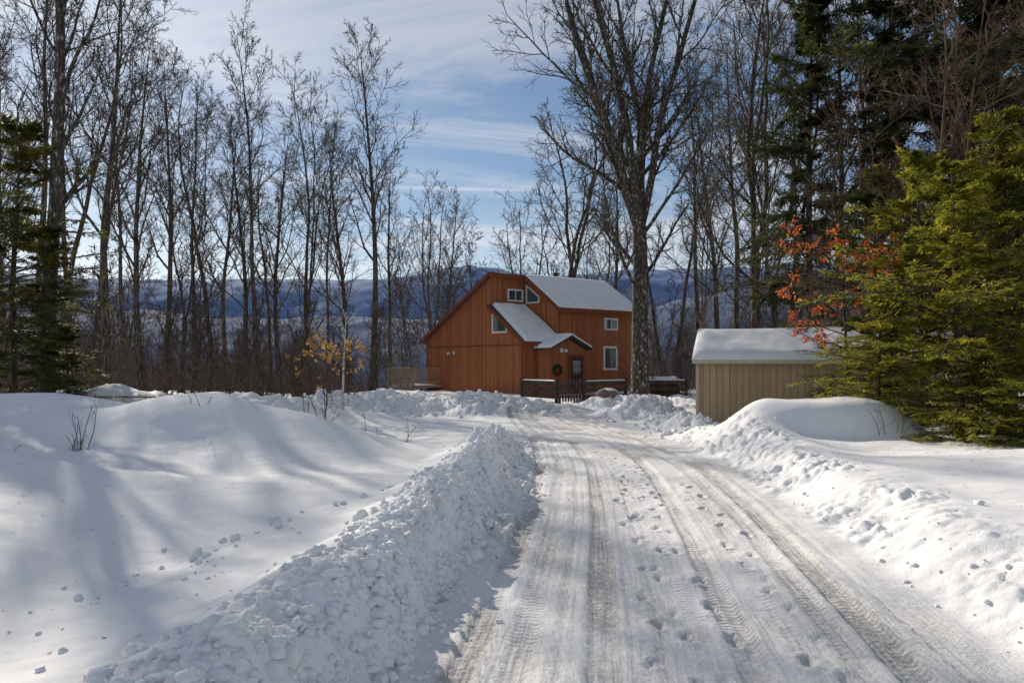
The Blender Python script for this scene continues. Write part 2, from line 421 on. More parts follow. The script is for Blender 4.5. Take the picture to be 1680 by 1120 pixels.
FF=(IF[None]+(np.arange(n)*len(IV))[:,None,None]).reshape(-1,3)
mesh_obj('snow_chunks',VV.reshape(-1,3),FF,[snow_w],smooth=True)
# fallen bark bits, needles and twigs on the snow
n=1500
lx=np.concatenate([rg.uniform(3.6,10,700),rg.normal(7.5,1.5,450),rg.uniform(-8,-2.2,350)])
ly=np.concatenate([rg.uniform(4,13,700),rg.normal(11.5,1.0,450),rg.uniform(3.5,15,350)])
lz=H(lx,ly)+.006
an=rg.uniform(0,PI,n);l_=rg.uniform(.008,.035,n);w_=rg.uniform(.003,.008,n)
a=np.stack([np.cos(an)*l_,np.sin(an)*l_,rg.normal(0,.002,n)],-1);b_=np.stack([-np.sin(an)*w_,np.cos(an)*w_,np.zeros(n)],-1)
c=np.stack([lx,ly,lz],-1)
mesh_obj('twig_litter',np.stack([c-a,c+b_,c+a,c-b_],1).reshape(-1,3),np.arange(4*n).reshape(-1,4),[litm])

# ------------------------------------------------------------ mountains
def hill(name,x0,x1,y0,y1,nx,ny,prof,mat,seed):
    gx,gy=np.meshgrid(np.linspace(x0,x1,nx),np.linspace(y0,y1,ny))
    v=(gy-y0)/(y1-y0)
    env=np.sin(np.clip(v,0,1)*PI)**.8
    z=-90+env*(prof(gx)+90)*(1+.10*fbm(gx/420,gy/420,5,seed))+9*fbm(gx/60,gy/60,3,seed+4)*env
    i=np.arange(gx.size).reshape(gx.shape)
    F=np.stack([i[:-1,:-1],i[:-1,1:],i[1:,1:],i[1:,:-1]],-1).reshape(-1,4)
    return mesh_obj(name,np.stack([gx,gy,z],-1).reshape(-1,3),F,[mat],smooth=True)
mtn=noisemat('hazy_forest_mountain',[(.35,(.11,.18,.34)),(.5,(.14,.215,.38)),(.66,(.19,.27,.44))],.012,rough=1,detail=6)  # distance haze is painted in as the blue of the base colour
mtn2=noisemat('hazy_forest_hill',[(.35,(.08,.12,.21)),(.55,(.11,.15,.245)),(.68,(.16,.20,.29))],.02,rough=1,detail=6)  # nearer hill, its blue haze also mixed into the colour stops
def pf1(x):
    px=840+x/3000*1200
    yy=np.interp(px,[-400,0,150,300,450,560,640,690,735,775,815,880,960,1060,1130,1200,1400,2200],[448,450,452,455,460,464,455,445,437,430,438,450,456,448,442,436,426,416])
    return (590-yy)*2.5
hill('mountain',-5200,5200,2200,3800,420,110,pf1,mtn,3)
def pf2(x):
    px=840+x/1350*1200
    yy=np.interp(px,[-600,0,200,420,600,800,1000,1150,1400,2200],[515,512,508,518,522,528,518,490,462,445])
    return (590-yy)*1.125
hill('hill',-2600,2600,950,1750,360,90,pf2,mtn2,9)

# ------------------------------------------------------------ trees
UP=np.array([0,0,1.0])
def nrm(a): return a/np.maximum(np.linalg.norm(a,axis=-1,keepdims=True),1e-9)
def grow(rng,pos,d,length,r0,r1,n,wander,trop):
    Nn=len(pos);pts=np.zeros((Nn,n,3));pts[:,0]=pos;d=nrm(d)
    seg=(length/(n-1))[:,None]
    for k in range(1,n):
        d=nrm(d+rng.normal(0,wander,(Nn,3))+UP*trop)
        pts[:,k]=pts[:,k-1]+d*seg
    t=np.linspace(0,1,n)[None]
    rad=r0[:,None]*(1-t)**.85+r1[:,None]*(1-(1-t)**.85)
    return pts,rad
def kids(rng,pts,rad,length,nc,t0,t1,a0,a1,lf,rf,rmin,n,wander,trop,decay=.55,flat=None):
    Nn,np_,_=pts.shape
    t=t0+(t1-t0)*((np.arange(nc)[None]+rng.uniform(0,1,(Nn,nc)))/nc)
    f=t*(np_-1);i0=np.clip(f.astype(int),0,np_-2);fr=(f-i0)[...,None]
    I=np.arange(Nn)[:,None]
    a=pts[I,i0];b=pts[I,i0+1];pos=a*(1-fr)+b*fr;tg=nrm(b-a)
    rr=rad[I,i0]*(1-fr[...,0])+rad[I,i0+1]*fr[...,0]
    ref=np.where(np.abs(tg[...,2:3])>.9,np.array([1.0,0,0]),UP)
    s=nrm(np.cross(tg,ref));w=np.cross(tg,s)
    if flat is None:
        az=np.arange(nc)[None]*2.4+rng.uniform(0,6.28,(Nn,1))+rng.normal(0,.4,(Nn,nc))
    else:
        az=np.where(np.arange(nc)[None]%2==0,0,PI)+rng.normal(0,flat,(Nn,nc))
    an=rng.uniform(a0,a1,(Nn,nc))
    d=tg*np.cos(an)[...,None]+(s*np.cos(az)[...,None]+w*np.sin(az)[...,None])*np.sin(an)[...,None]
    ln=length[:,None]*lf*(1-decay*t)*rng.uniform(.6,1.3,(Nn,nc))
    r0=np.maximum(rr*rf*rng.uniform(.7,1.1,(Nn,nc)),rmin)
    m=Nn*nc;ln=ln.reshape(m);r0=r0.reshape(m)
    p,q=grow(rng,pos.reshape(m,3),d.reshape(m,3),ln,r0,np.maximum(r0*.25,rmin*.6),n,wander,trop)
    return p,q,ln
def tubes(batches):
    Vs=[];Fs=[];o=0
    for pts,rad,k in batches:
        Nn,n,_=pts.shape
        tg=np.gradient(pts,axis=1);tg=nrm(tg)
        m=nrm(pts[:,-1]-pts[:,0])
        ref=np.where(np.abs(m[:,2:3])>.8,np.array([1.0,0.1,0]),UP)[:,None]
        s=nrm(np.cross(tg,ref));w=np.cross(tg,s)
        a=np.arange(k)*2*PI/k
        ring=pts[:,:,None]+rad[:,:,None,None]*(s[:,:,None]*np.cos(a)[None,None,:,None]+w[:,:,None]*np.sin(a)[None,None,:,None])
        Vs.append(ring.reshape(-1,3))
        idx=(np.arange(Nn*n*k).reshape(Nn,n,k))+o
        j=np.roll(idx,-1,axis=2)
        Fs.append(np.stack([idx[:,:-1],j[:,:-1],j[:,1:],idx[:,1:]],-1).reshape(-1,4))
        o+=Nn*n*k
    return np.concatenate(Vs),np.concatenate(Fs)
def bare(seed,Ht=20,R=.2,c0=.35,n1=18,ang=(.5,.85),len1=.33,trop=.10,lead=None,nc=(8,7,3),rmin=.0095,base=None,fork=None,wand=.10,dec=.6,tw=.035):
    rng=np.random.default_rng(seed);B=[]
    p0=np.zeros((1,3)) if base is None else base
    ld=np.array([[rng.normal(0,.05),rng.normal(0,.05),1.0]]) if lead is None else np.array([lead],float)
    if fork:
        nf,fh,sp=fork
        pt,rt=grow(rng,p0,ld,np.array([Ht*fh]),np.array([R]),np.array([R*.72]),8,.03,.1)
        B.append((pt,rt,10))
        tp=np.repeat(pt[:,-1]-(pt[:,-1]-pt[:,-2])*.4,nf,0)
        az=np.arange(nf)*2*PI/nf+rng.uniform(0,1);an=rng.uniform(sp*.5,sp,nf)
        an[0]*=.3
        d=np.stack([np.cos(az)*np.sin(an),np.sin(az)*np.sin(an),np.cos(an)],-1)
        ln=Ht*(1-fh)*rng.uniform(.8,1.05,nf)
        r0=R*rng.uniform(.42,.6,nf)
        lp,lr=grow(rng,tp,d,ln,r0,np.full(nf,.02),14,.08,.06)
        B.append((lp,lr,7))
        q=kids(rng,pt,rt,np.array([Ht*.5]),4,.5,.95,.7,1.0,.6,.35,.02,9,.1,.12,.2)
        B.append((q[0],q[1],6))
        p2,r2,l2=kids(rng,q[0],q[1],q[2],9,.2,1,.5,.9,.45,.6,rmin*2,6,.14,.06)
        p1,r1,l1=kids(rng,lp,lr,ln,n1,.12,.98,ang[0],ang[1],len1,.55,.02,8,wand,trop,dec)
        B.append((p1,r1,5));B.append((p2,r2,4))
        P2=kids(rng,p1,r1,l1,nc[0],.15,1,.45,.9,.48,.6,rmin*1.5,6,.14,.05)
        p2=np.concatenate([p2,P2[0]]);r2=np.concatenate([r2,P2[1]]);l2=np.concatenate([l2,P2[2]])
        B.append((P2[0],P2[1],4))
    else:
        pt,rt=grow(rng,p0,ld,np.array([Ht]),np.array([R]),np.array([.012]),18,tw,.045)
        B.append((pt,rt,8))
        p1,r1,l1=kids(rng,pt,rt,np.array([Ht]),n1,c0,.98,ang[0],ang[1],len1,.5,.016,8,wand,trop,dec)
        B.append((p1,r1,5))
        p2,r2,l2=kids(rng,p1,r1,l1,nc[0],.12,1,.45,.9,.46,.6,rmin*1.5,6,.14,.05)
        B.append((p2,r2,4))
    p3,r3,l3=kids(rng,p2,r2,l2,nc[1],.15,1,.4,.9,.5,.6,rmin*1.1,4,.15,.03)
    B.append((p3,r3,3))
    if nc[2]:
        p4,r4,l4=kids(rng,p3,r3,l3,nc[2],.2,1,.4,.9,.6,.7,rmin,3,.15,.02,.3)
        B.append((p4,r4,3))
    V,F=tubes(B)
    fl=np.exp(-np.clip(V[:,2],0,9)/.35);rr=np.hypot(V[:,0],V[:,1])
    m=rr<R*1.5
    V[m,:2]*=(1+.45*fl[m])[:,None]
    return V,F,p3
def tmesh(name,VF,mat):
    V,F=VF[0],VF[1]
    ob=mesh_obj(name,V,F,[mat],smooth=True);me=ob.data;bpy.data.objects.remove(ob);return me
TM=[]
TM.append(tmesh('bare_a',bare(11,20,.20,.38,19,(.4,.8),.34,wand=.12),bark))
TM.append(tmesh('bare_b',bare(12,20,.17,.45,17,(.45,.85),.29,wand=.13),bark))
TM.append(tmesh('bare_c',bare(13,20,.22,.28,22,(.4,.75),.37,wand=.12),bark))
TM.append(tmesh('bare_d',bare(14,20,.19,.35,12,(.4,.8),.40,fork=(2,.26,.34),nc=(8,6,3)),bark))
TM.append(tmesh('bare_e',bare(15,20,.22,.3,11,(.4,.8),.40,fork=(3,.33,.42),nc=(7,6,2)),bark))
TM.append(tmesh('bare_f',bare(16,20,.14,.45,15,(.5,.9),.27,nc=(7,6,3),tw=.06,wand=.14),bark))
FM=[tmesh('far_%d'%k,bare(30+k,13,.13,.15,22,(.5,.9),.33,nc=(7,5,2),rmin=.015,tw=.05,wand=.13),barkFar) for k in range(3)]
BM=[]
def brush(seed,n=26,h=2.6,w=1.1,nc=(6,4),rm=.005):
    rng=np.random.default_rng(seed)
    pos=np.stack([rng.normal(0,w,n),rng.normal(0,w*.6,n),np.full(n,-.2)],-1)
    d=np.stack([rng.normal(0,.3,n),rng.normal(0,.3,n),np.ones(n)],-1)
    ln=h*rng.uniform(.3,1.35,n);r=.006*ln+.004
    p,q=grow(rng,pos,d,ln,r,r*.3,7,.11,.03)
    a=kids(rng,p,q,ln,nc[0],.2,1,.4,.9,.45,.6,rm,5,.14,.05)
    b_=kids(rng,a[0],a[1],a[2],nc[1],.2,1,.4,.9,.5,.7,rm*.8,3,.14,.02)
    V,F=tubes([(p,q,4),(a[0],a[1],3),(b_[0],b_[1],3)])
    return V,F,b_[0]
for k in range(3): BM.append(tmesh('brush_%d'%k,brush(50+k,24,3.2,1.5),brushm))

def tree(tm,px_,d,top,rz,w=1.0,lean=0):
    """px_: bearing of the trunk foot, d metres away, top: height of the crown seen from the drive"""
    x=(px_-840)*d/1200;z=Hs(x,d)-.15
    hh=(590-top)*d/1200+1.7-z
    s=hh/20
    return inst('bare_tree',TM[tm],(x,d,z),rz,(s*w,s*w,s),ry=lean)
TR=[(4,1235,38,-90,1.0,1.1,0),(4,925,58,150,2.1,1.35,-.02),(0,612,46,80,.3,1.05,-.01),(1,425,42,62,1.3,.95,0),(2,400,47,195,2.5,1,-.03),
(5,345,40,110,.2,1.2,.0),(3,296,44,160,3.3,1,-.05),(0,178,33,-60,1.9,1,0),(2,235,36,70,4.4,.9,-.07),(1,52,30,-150,5.5,.95,0),
(3,486,44,150,1.1,.95,.06),(5,512,52,130,2,1,.03),(2,575,56,210,3,1,0),(0,640,60,260,4,1,0),(4,708,75,300,1,1.1,0),(0,735,80,330,2,1.1,0),
(5,10,28,-40,1,1,.04),(1,122,45,20,2,1,0),(5,150,52,60,4,1,0),(3,20,40,40,5,1,.02),(0,270,50,110,.7,1.05,.02),(1,322,55,150,3,1,0),(2,462,58,230,5,1,0),
(4,870,85,330,.4,1.3,0),(3,970,66,300,1.9,1.2,0),(0,1010,62,230,.6,1,0),(5,1110,52,160,3.2,1.2,0),(1,1150,45,90,.9,1,.03),(2,1180,55,130,2.2,1,0),
(0,1205,60,60,4.1,1,0),(3,1280,42,0,5.1,1,0),(1,1320,50,30,1.1,1,0),(5,1085,60,240,.2,1.3,0),(2,1350,36,-60,.5,.9,0),(5,1300,34,40,2.5,1.2,.03),
(4,1440,34,-120,3.4,.9,0),(1,1560,30,-200,.1,1,0),(5,-60,30,0,2.2,1,.04),(0,-120,38,0,3.2,1,.0),(5,90,36,-30,3.7,1.1,-.05),
(2,-40,50,60,1.2,1,0),(1,205,60,130,1,1,0),(0,372,66,200,2,1,0),(1,540,70,250,3,1,0),(5,440,50,260,.4,1.2,.08),(3,1140,75,260,.9,1,0),(0,1240,72,200,3.9,1,0)]
for a in TR: tree(*a)
WB=[tmesh('warm_a',bare(61,11,.07,.15,18,(.5,1.0),.36,nc=(7,5,3),rmin=.005,tw=.07,wand=.16,trop=.05),barkB),
    tmesh('warm_b',bare(62,11,.06,.2,16,(.5,1.0),.33,nc=(7,5,3),rmin=.005,tw=.08,wand=.17,trop=.04),barkB)]
for k,(px_,d,s,rz,le) in enumerate([(1440,20,.95,0,-.12),(1520,18.5,1.0,1,-.18),(1590,17.5,.95,2,-.1),(1650,16.5,1.0,3,-.15),(1700,15,.9,4,-.2),(1760,17,1.1,5,-.2),(1380,24,.9,1.5,-.06),(1475,26,1.3,2.5,0)]):
    x=(px_-840)*d/1200;inst('bare_tree',WB[k%2],(x,d,Hs(x,d)-.1),rz,(s,s,s),ry=le)
V,F,_=bare(71,24,.40,.3,13,(.4,.8),.34,fork=(6,.34,.42),nc=(9,7,3),rmin=.010)
x=(1050-840)*32/1200
mesh_obj('maple_tree',V,F,[barkL],smooth=True,loc=(x,32,Hs(x,32)-.2))
V,F,_=bare(74,22,.24,.25,18,(.45,.8),.30,nc=(8,7,3),rmin=.007)
x=(74-840)*22/1200
mesh_obj('maple_tree',V,F,[barkL],smooth=True,loc=(x,22,Hs(x,22)-.2))

rg=np.random.default_rng(8)
ff=empty('distant_trees')
for k in range(165):
    d=rg.uniform(62,150);px_=rg.uniform(-200,1900)
    x=(px_-840)*d/1200;s=rg.uniform(.65,1.1)
    if abs(px_-860)<60 and d<110: s*=.7
    inst('distant_tree',FM[k%3],(x,d,Hs(x,d)-.3),rg.uniform(0,6.28),(s,s,s),parent=ff)
uf=empty('undergrowth')
for k in range(66):
    d=rg.uniform(36,60);px_=rg.uniform(-120,625) if k%3 else rg.uniform(1080,1500)
    x=(px_-840)*d/1200;s=rg.uniform(.28,.62)
    inst('sapling',FM[k%3],(x,d,Hs(x,d)-.2),rg.uniform(0,6.28),(s*1.1,s*1.1,s),parent=uf,ry=rg.normal(0,.06))
for k in range(130):
    d=rg.uniform(33,62);px_=rg.uniform(-150,1500)
    if 615<px_<1080 and d<56: continue
    if 1080<=px_<1900 and d<36: d+=8
    x=(px_-840)*d/1200;s=rg.uniform(.4,1.3)
    inst('brush_clump',BM[k%3],(x,d,Hs(x,d)),rg.uniform(0,6.28),(s*1.2,s*1.2,s),parent=uf)

# conifers
def hemlock(seed,Ht,R,nb,spread,h0,ns,nl,ll,lw,needles,droop=-.05,ragged=.25,expn=.75,clump=0):
    rng=np.random.default_rng(seed)
    pt,rt=grow(rng,np.zeros((1,3)),np.array([[0,0,1.0]]),np.array([Ht]),np.array([R]),np.array([.01]),14,.012,.05)
    t=h0+(1-h0)*rng.uniform(0,1,nb)**.9
    t=np.minimum(t,.985)
    f=t*13;i0=np.clip(f.astype(int),0,12);fr=(f-i0)[:,None]
    pos=pt[0,i0]*(1-fr)+pt[0,i0+1]*fr
    az=rng.uniform(0,2*PI,nb)
    ln=spread*((1-t)/(1-h0))**expn*rng.uniform(1-ragged*1.6,1+ragged,nb)+.12*spread*.6
    if clump:
        ln*=np.clip(.75+clump*np.sin(t*37+az*2+seed)+clump*.6*np.sin(t*17-az*3),.25,1.4)
    el=.15+.6*t**2+rng.normal(0,.14,nb)
    d=np.stack([np.cos(az)*np.cos(el),np.sin(az)*np.cos(el),np.sin(el)],-1)
    r0=.010*ln+.006
    p,q=grow(rng,pos,d,ln,r0,r0*.25,9,.05,droop)
    a=kids(rng,p,q,ln,ns,.15,1.0,.6,1.1,.42,.5,.003,5,.07,-.05,.75,flat=.35)
    def shoots(p,nl,ll,lw,t0=.05):
        Nn,n,_=p.shape
        t=t0+(1-t0)*((np.arange(nl)[None]+rng.uniform(0,1,(Nn,nl)))/nl);t=np.minimum(t,.999)
        f=t*(n-1);i0=np.clip(f.astype(int),0,n-2);fr=(f-i0)[...,None];I=np.arange(Nn)[:,None]
        A=p[I,i0];B_=p[I,i0+1];o=A*(1-fr)+B_*fr;tg=nrm(B_-A)
        up=nrm(UP+rng.normal(0,.35,o.shape))
        s=nrm(np.cross(tg,up))*np.where(np.arange(nl)%2==0,1,-1)[None,:,None]
        an=rng.uniform(.5,1.1,(Nn,nl))[...,None]
        dd=nrm(tg*np.cos(an)+s*np.sin(an)+UP*rng.uniform(-.45,.12,(Nn,nl))[...,None])
        L_=(ll*rng.uniform(.55,1.3,(Nn,nl))*(1.15-.5*t))[...,None]
        wv=nrm(np.cross(dd,up))*lw*rng.uniform(.6,1.2,(Nn,nl))[...,None]
        v=np.stack([o,o+dd*L_*.45+wv,o+dd*L_,o+dd*L_*.45-wv],2)
        return v.reshape(-1,3)
    lv=np.concatenate([shoots(a[0],nl,ll,lw),shoots(p,nl,ll,lw,.3)])
    V,F=tubes([(pt,rt,8),(p,q,4),(a[0],a[1],3)])
    lf=np.arange(len(lv)).reshape(-1,4)+len(V)
    mi=np.concatenate([np.zeros(len(F),int),np.ones(len(lf),int)])
    me=mesh_obj('hem',np.concatenate([V,lv]),np.concatenate([F,lf]),[bark,needles],mi=mi)
    m=me.data;bpy.data.objects.remove(me);return m
HY=[hemlock(1,6.2,.09,130,2.4,.03,18,14,.15,.017,needY,-.035,.42,.70,.4),hemlock(2,5.4,.08,115,2.1,.03,18,14,.15,.017,needY,-.045,.42,.70,.4)]
HD=[hemlock(5,22,.28,190,4.4,.12,20,12,.34,.042,needD,-.055,.45,.6,.4),hemlock(6,20,.26,170,4.0,.18,20,12,.34,.042,needD,-.055,.45,.5,.45)]
HM=hemlock(7,7,.1,100,2.4,.05,17,13,.19,.02,needM,-.05,.42,.6,.4)
def hem(me,x,d,rz,s,name='hemlock_tree',sw=None):
    sw=sw or s
    inst(name,me,(x,d,Hs(x,d)-.1),rz,(sw,sw,s))
hem(HY[0],8.1,13.2,.3,.82,sw=.95);hem(HY[1],9.5,12.4,2.3,.95);hem(HY[1],7.2,14.4,4.0,.45,sw=.6);hem(HY[0],10.4,15.4,5.0,1.1);hem(HY[1],9.0,16.0,1.0,1.1);hem(HY[0],8.3,11.6,1.2,.30,sw=.5);hem(HY[1],7.9,12.5,3.2,.28,sw=.45)
hem(HD[0],15.2,29,.4,1.05);hem(HD[1],17.6,26,2.4,1.1);hem(HD[0],20.5,31,1.4,1.2);hem(HD[1],13.0,32,3.1,.95,sw=.8);hem(HD[0],16.2,21,5.4,.85)
hem(HM,-13.0,20.3,1.5,.72,sw=.95);hem(HM,-15.0,22,2.5,1.25,sw=1.3);hem(HM,-11.7,19.3,.5,.35,sw=.5);hem(HM,-13.4,18.4,3.5,.5,sw=.65)
hem(HM,12.0,17.5,1.9,1.0);hem(HM,13.5,15,.9,1.1);hem(HM,9.6,19.5,2.9,1.0,sw=1.0)

def leafy(name,seed,Ht,R,lead,x,y,matB,matL,frac,ls,n1=10,len1=.4,c0=.3,ang=(.6,1.1),dec=.6,trop=.03,th=-.12):
    V,F,p3=bare(seed,Ht,R,c0,n1,ang,len1,trop=trop,lead=lead,nc=(6,4,0),rmin=.004,wand=.12,dec=dec)
    rng=np.random.default_rng(seed)
    key=fbm(p3[:,-1,0]*1.3+9,p3[:,-1,2]*1.3,2,seed)
    p=p3[(rng.uniform(0,1,len(p3))<frac)&(key>th)]
    c=np.repeat(p[:,1:].reshape(-1,3),2,0);c=c+rng.normal(0,.03,c.shape)
    a=nrm(rng.normal(0,1,c.shape)+np.array([0,0,-.6]));b_=nrm(np.cross(a,rng.normal(0,1,c.shape)))
    s=ls*rng.uniform(.6,1.3,(len(c),1))
    lv=np.stack([c,c+a*s*.5+b_*s*.33,c+a*s,c+a*s*.5-b_*s*.33],1).reshape(-1,3)
    lf=np.arange(len(lv)).reshape(-1,4)+len(V)
    mi=np.concatenate([np.zeros(len(F),int),np.ones(len(lf),int)])
    mesh_obj(name,np.concatenate([V,lv]),np.concatenate([F,lf]),[matB,matL],mi=mi,loc=(x,y,Hs(x,y)-.1))
leafy('beech_tree',81,4.3,.05,(-.12,-.05,1),7.8,16.9,bark,leafO,.75,.085,n1=18,len1=.56,c0=.42,ang=(1.0,1.45),dec=.45,trop=.0,th=-.3)
leafy('beech_sapling',82,2.2,.022,(.05,0,1),-6.4,25.2,bark,leafG,.5,.13,n1=10,len1=.85,c0=.2,ang=(.9,1.3),dec=.4)
V,F,_=bare(83,3.6,.05,.5,7,(.5,.9),.3,lead=(.08,0,1),nc=(4,3,0),rmin=.004)
mesh_obj('birch_sapling',V,F,[birch],smooth=True,loc=(-6.1,26.3,Hs(-6.1,26.3)-.1))
def shrub(x,y,h,w,seed,n=14):
    V,F,_=brush(seed,n,h,w,(3,2),rm=.0025)
    mesh_obj('bare_shrub',V,F,[bark],loc=(x,y,Hs(x,y)))
shrub(-6.9,11.6,.8,.07,91,12);shrub(-5.2,13.0,.55,.2,92,4);shrub(-3.6,13.4,.8,.22,93,10);shrub(-4.9,5.9,.3,.1,94,5);shrub(-6.4,9.0,.35,.1,95,4);shrub(-2.6,14.5,.6,.3,96,7)
shrub(7.0,13.0,.7,.3,97,10)

# ------------------------------------------------------------ house
ang=math.atan2(.6,.8);z0=-.3
hs=empty('red_wood_house',(.63,42,z0),ang)
prism('wall_left_wing',[(0,-1),(10.88,-1),(10.88,3.36),(3.2,7.1),(3.2,5.2),(0,3.15)],0,0,2.75,redwood,hs)
prism('wall_main_block',[(-.03,-1),(10.9,-1),(10.9,3.36),(3.2,7.1),(-.03,5.05)],0,2.62,9.0,redwood,hs)
sl=.64;sb=(7.2-3.48)/7.7
def rf(name,x0,x1,ya,za,yb,zb,th=.16): return slab(name,[(x0,ya,za),(x1,ya,za),(x1,yb,zb),(x0,yb,zb)],th,roofm,hs)
rf('roof_back',-.30,9.3,3.02,7.30,11.35,7.30-8.33*sb)
rf('roof_main',2.40,9.3,-.42,7.28-3.42*sl,3.0,7.28)
rf('roof_lower',-.28,2.60,-.42,5.36-3.60*sl,3.18,5.36)
def rake(name,x,ya,za,yb,zb,h=.24,t=.05):
    return fixn(mesh_obj(name,[(x,ya,za),(x,yb,zb),(x,yb,zb-h),(x,ya,za-h),(x-t,ya,za),(x-t,yb,zb),(x-t,yb,zb-h),(x-t,ya,za-h)],
      [(0,1,2,3),(7,6,5,4),(0,4,5,1),(1,5,6,2),(2,6,7,3),(3,7,4,0)],[trimred],parent=hs))
rake('rake_back',-.303,3.0,7.30,11.35,7.30-8.33*sb)
rake('rake_lower',-.283,-.42,5.36-3.6*sl,3.18,5.36)
rake('rake_main',2.397,-.42,7.28-3.42*sl,3.0,7.28)
boxes('fascia',[(2.40,9.3,-.47,-.423,4.84,5.07),(-.28,2.38,-.47,-.423,2.80,3.03),(-.28,2.33,2.96,3.015,7.02,7.27)],trimred,hs)
boxes('siding_seam',[(-.035,-.003,.0,10.9,2.82,2.88)],trimred,hs)
boxes('corner_boards',[(-.03,-.003,.0,.12,-.5,3.1),(-.03,-.003,10.76,10.88,-.5,3.3),(2.6,2.72,-.06,-.033,-.5,5.0),(8.88,9.0,-.06,-.033,-.5,5.0)],trimred,hs)
snow_sheet('snow_on_main_roof',[(2.36,-.46,7.30-3.46*sl),(9.34,-.46,7.30-3.46*sl),(9.34,2.95,7.27),(2.5,2.95,7.27)],.15,snow_w,hs,90,50,.12,3,.2)
snow_sheet('snow_on_lower_roof',[(-.2,-.46,5.38-3.64*sl),(2.58,-.46,5.38-3.64*sl),(2.58,3.1,5.33),(.05,3.1,5.33)],.26,snow_w,hs,60,50,.2,5,.4)
def win_poly(name,ax,pos,poly,fr=.09):
    c=np.mean(poly,axis=0)
    P=[np.array(p,float) for p in poly];n=len(P)
    inn=[]
    for i in range(n):
        a=P[i-1];b_=P[i];d=P[(i+1)%n]
        def ln(p,q):
            t=(q-p)/np.linalg.norm(q-p);nn=np.array([-t[1],t[0]])
            if np.dot(nn,c-p)<0:nn=-nn
            return nn
        n1=ln(a,b_);n2=ln(b_,d)
        k=(n1+n2)/(1+np.dot(n1,n2));inn.append(b_+k*fr)
    V=[];mk=lambda p,o:(pos+o,p[0],p[1]) if ax==0 else (p[0],pos+o,p[1])
    for o in(-.07,0):
        V+=[mk(p,o) for p in P]+[mk(p,o) for p in inn]
    F=[]
    for i in range(n):
        j=(i+1)%n
        F+=[(i,j,n+j,n+i),(2*n+i,2*n+j,j,i),(n+i,n+j,3*n+j,3*n+i)]
    fixn(mesh_obj(name+'_frame',V,F,[whitep],parent=hs))
    mesh_obj(name+'_glass',[mk(p,-.025) for p in inn],[tuple(range(n))],[glass],parent=hs)
win_poly('gable_window',0,-.003,[(3.0,3.6),(3.0,4.95),(1.5,4.02),(1.5,3.6)],.10)
win_poly('clerestory_window',1,3.197,[(1.25,5.62),(2.45,5.62),(2.45,6.4),(1.25,6.4)],.10)
win_poly('trapezoid_window',0,2.617,[(3.0,5.5),(3.0,6.72),(1.7,5.90),(1.7,5.5)],.08)
win_poly('upper_window',1,-.033,[(6.37,3.86),(7.55,3.86),(7.55,4.62),(6.37,4.62)],.10)
win_poly('lower_window',1,-.033,[(6.30,1.35),(7.50,1.35),(7.50,2.85),(6.30,2.85)],.12)
boxes('mullions',[(1.83,1.87,3.12,3.16,5.7,6.3),(6.94,6.98,-.10,-.06,3.95,4.52)],whitep,hs)
prism('entry_wall',[(1.0,-1),(3.6,-1),(3.6,2.62),(2.3,3.22),(1.0,2.62)],1,-1.3,-.02,redwood,hs)
pk=3.42;es=.46
slab('entry_roof_left',[(.72,-1.62,pk-1.58*es),(2.3,-1.62,pk),(2.3,-.035,pk),(.72,-.035,pk-1.58*es)],.12,roofm,hs)
slab('entry_roof_right',[(2.302,-1.62,pk),(3.9,-1.62,pk-1.6*es),(3.9,-.035,pk-1.6*es),(2.302,-.035,pk)],.12,roofm,hs)
snow_sheet('entry_snow_left',[(.68,-1.66,pk-1.62*es),(2.3,-1.66,pk),(2.3,-.04,pk),(.68,-.04,pk-1.62*es)],.16,snow_w,hs,30,30,.15,8)
snow_sheet('entry_snow_right',[(2.28,-1.66,pk),(3.94,-1.66,pk-1.64*es),(3.94,-.04,pk-1.64*es),(2.28,-.04,pk)],.16,snow_w,hs,30,30,.15,9)
boxes('door',[(2.45,3.35,-1.36,-1.303,.1,2.15)],doorm,hs)
boxes('door_frame',[(2.33,2.447,-1.38,-1.303,.1,2.15),(3.353,3.47,-1.38,-1.303,.1,2.15),(2.33,3.47,-1.38,-1.303,2.153,2.27)],trimred,hs)
boxes('door_glass',[(2.6,3.2,-1.375,-1.363,1.2,1.95)],glass,hs)
boxes('door_step',[(2.2,3.6,-2.1,-1.31,-.3,.08)],deckm,hs)
boxes('house_vent',[(-.06,-.003,7.9,8.15,2.35,2.5),(-.06,-.003,7.3,7.42,2.35,2.55)],whitep,hs)
boxes('entry_lanterns',[(1.66,1.84,-1.42,-1.303,2.42,2.66),(1.98,2.16,-1.42,-1.303,2.42,2.62)],whitep,hs,.03)
rg=np.random.default_rng(4);th=rg.uniform(0,2*PI,900);rr=.26+rg.normal(0,.04,900)
c=np.stack([1.45+rr*np.cos(th),np.full(900,-1.36)+rg.normal(0,.025,900),1.40+rr*np.sin(th)],-1)
dv=rg.normal(0,1,(900,3));dv=nrm(dv)*.09;wv=nrm(np.cross(dv,rg.normal(0,1,(900,3))))*.015
mesh_obj('wreath',np.stack([c,c+dv*.5+wv,c+dv,c+dv*.5-wv],1).reshape(-1,3),np.arange(3600).reshape(-1,4),[green],parent=hs)
boxes('wreath_bow',[(1.36,1.44,-1.44,-1.41,1.10,1.2),(1.46,1.54,-1.44,-1.41,1.10,1.2),(1.43,1.47,-1.445,-1.415,1.05,1.16)],redb,hs,.01)
boxes('chimney_pipe',[(6.0,6.25,4.2,4.45,6.4,7.75),(5.95,6.3,4.15,4.5,7.753,7.83)],roofm,hs,.03)
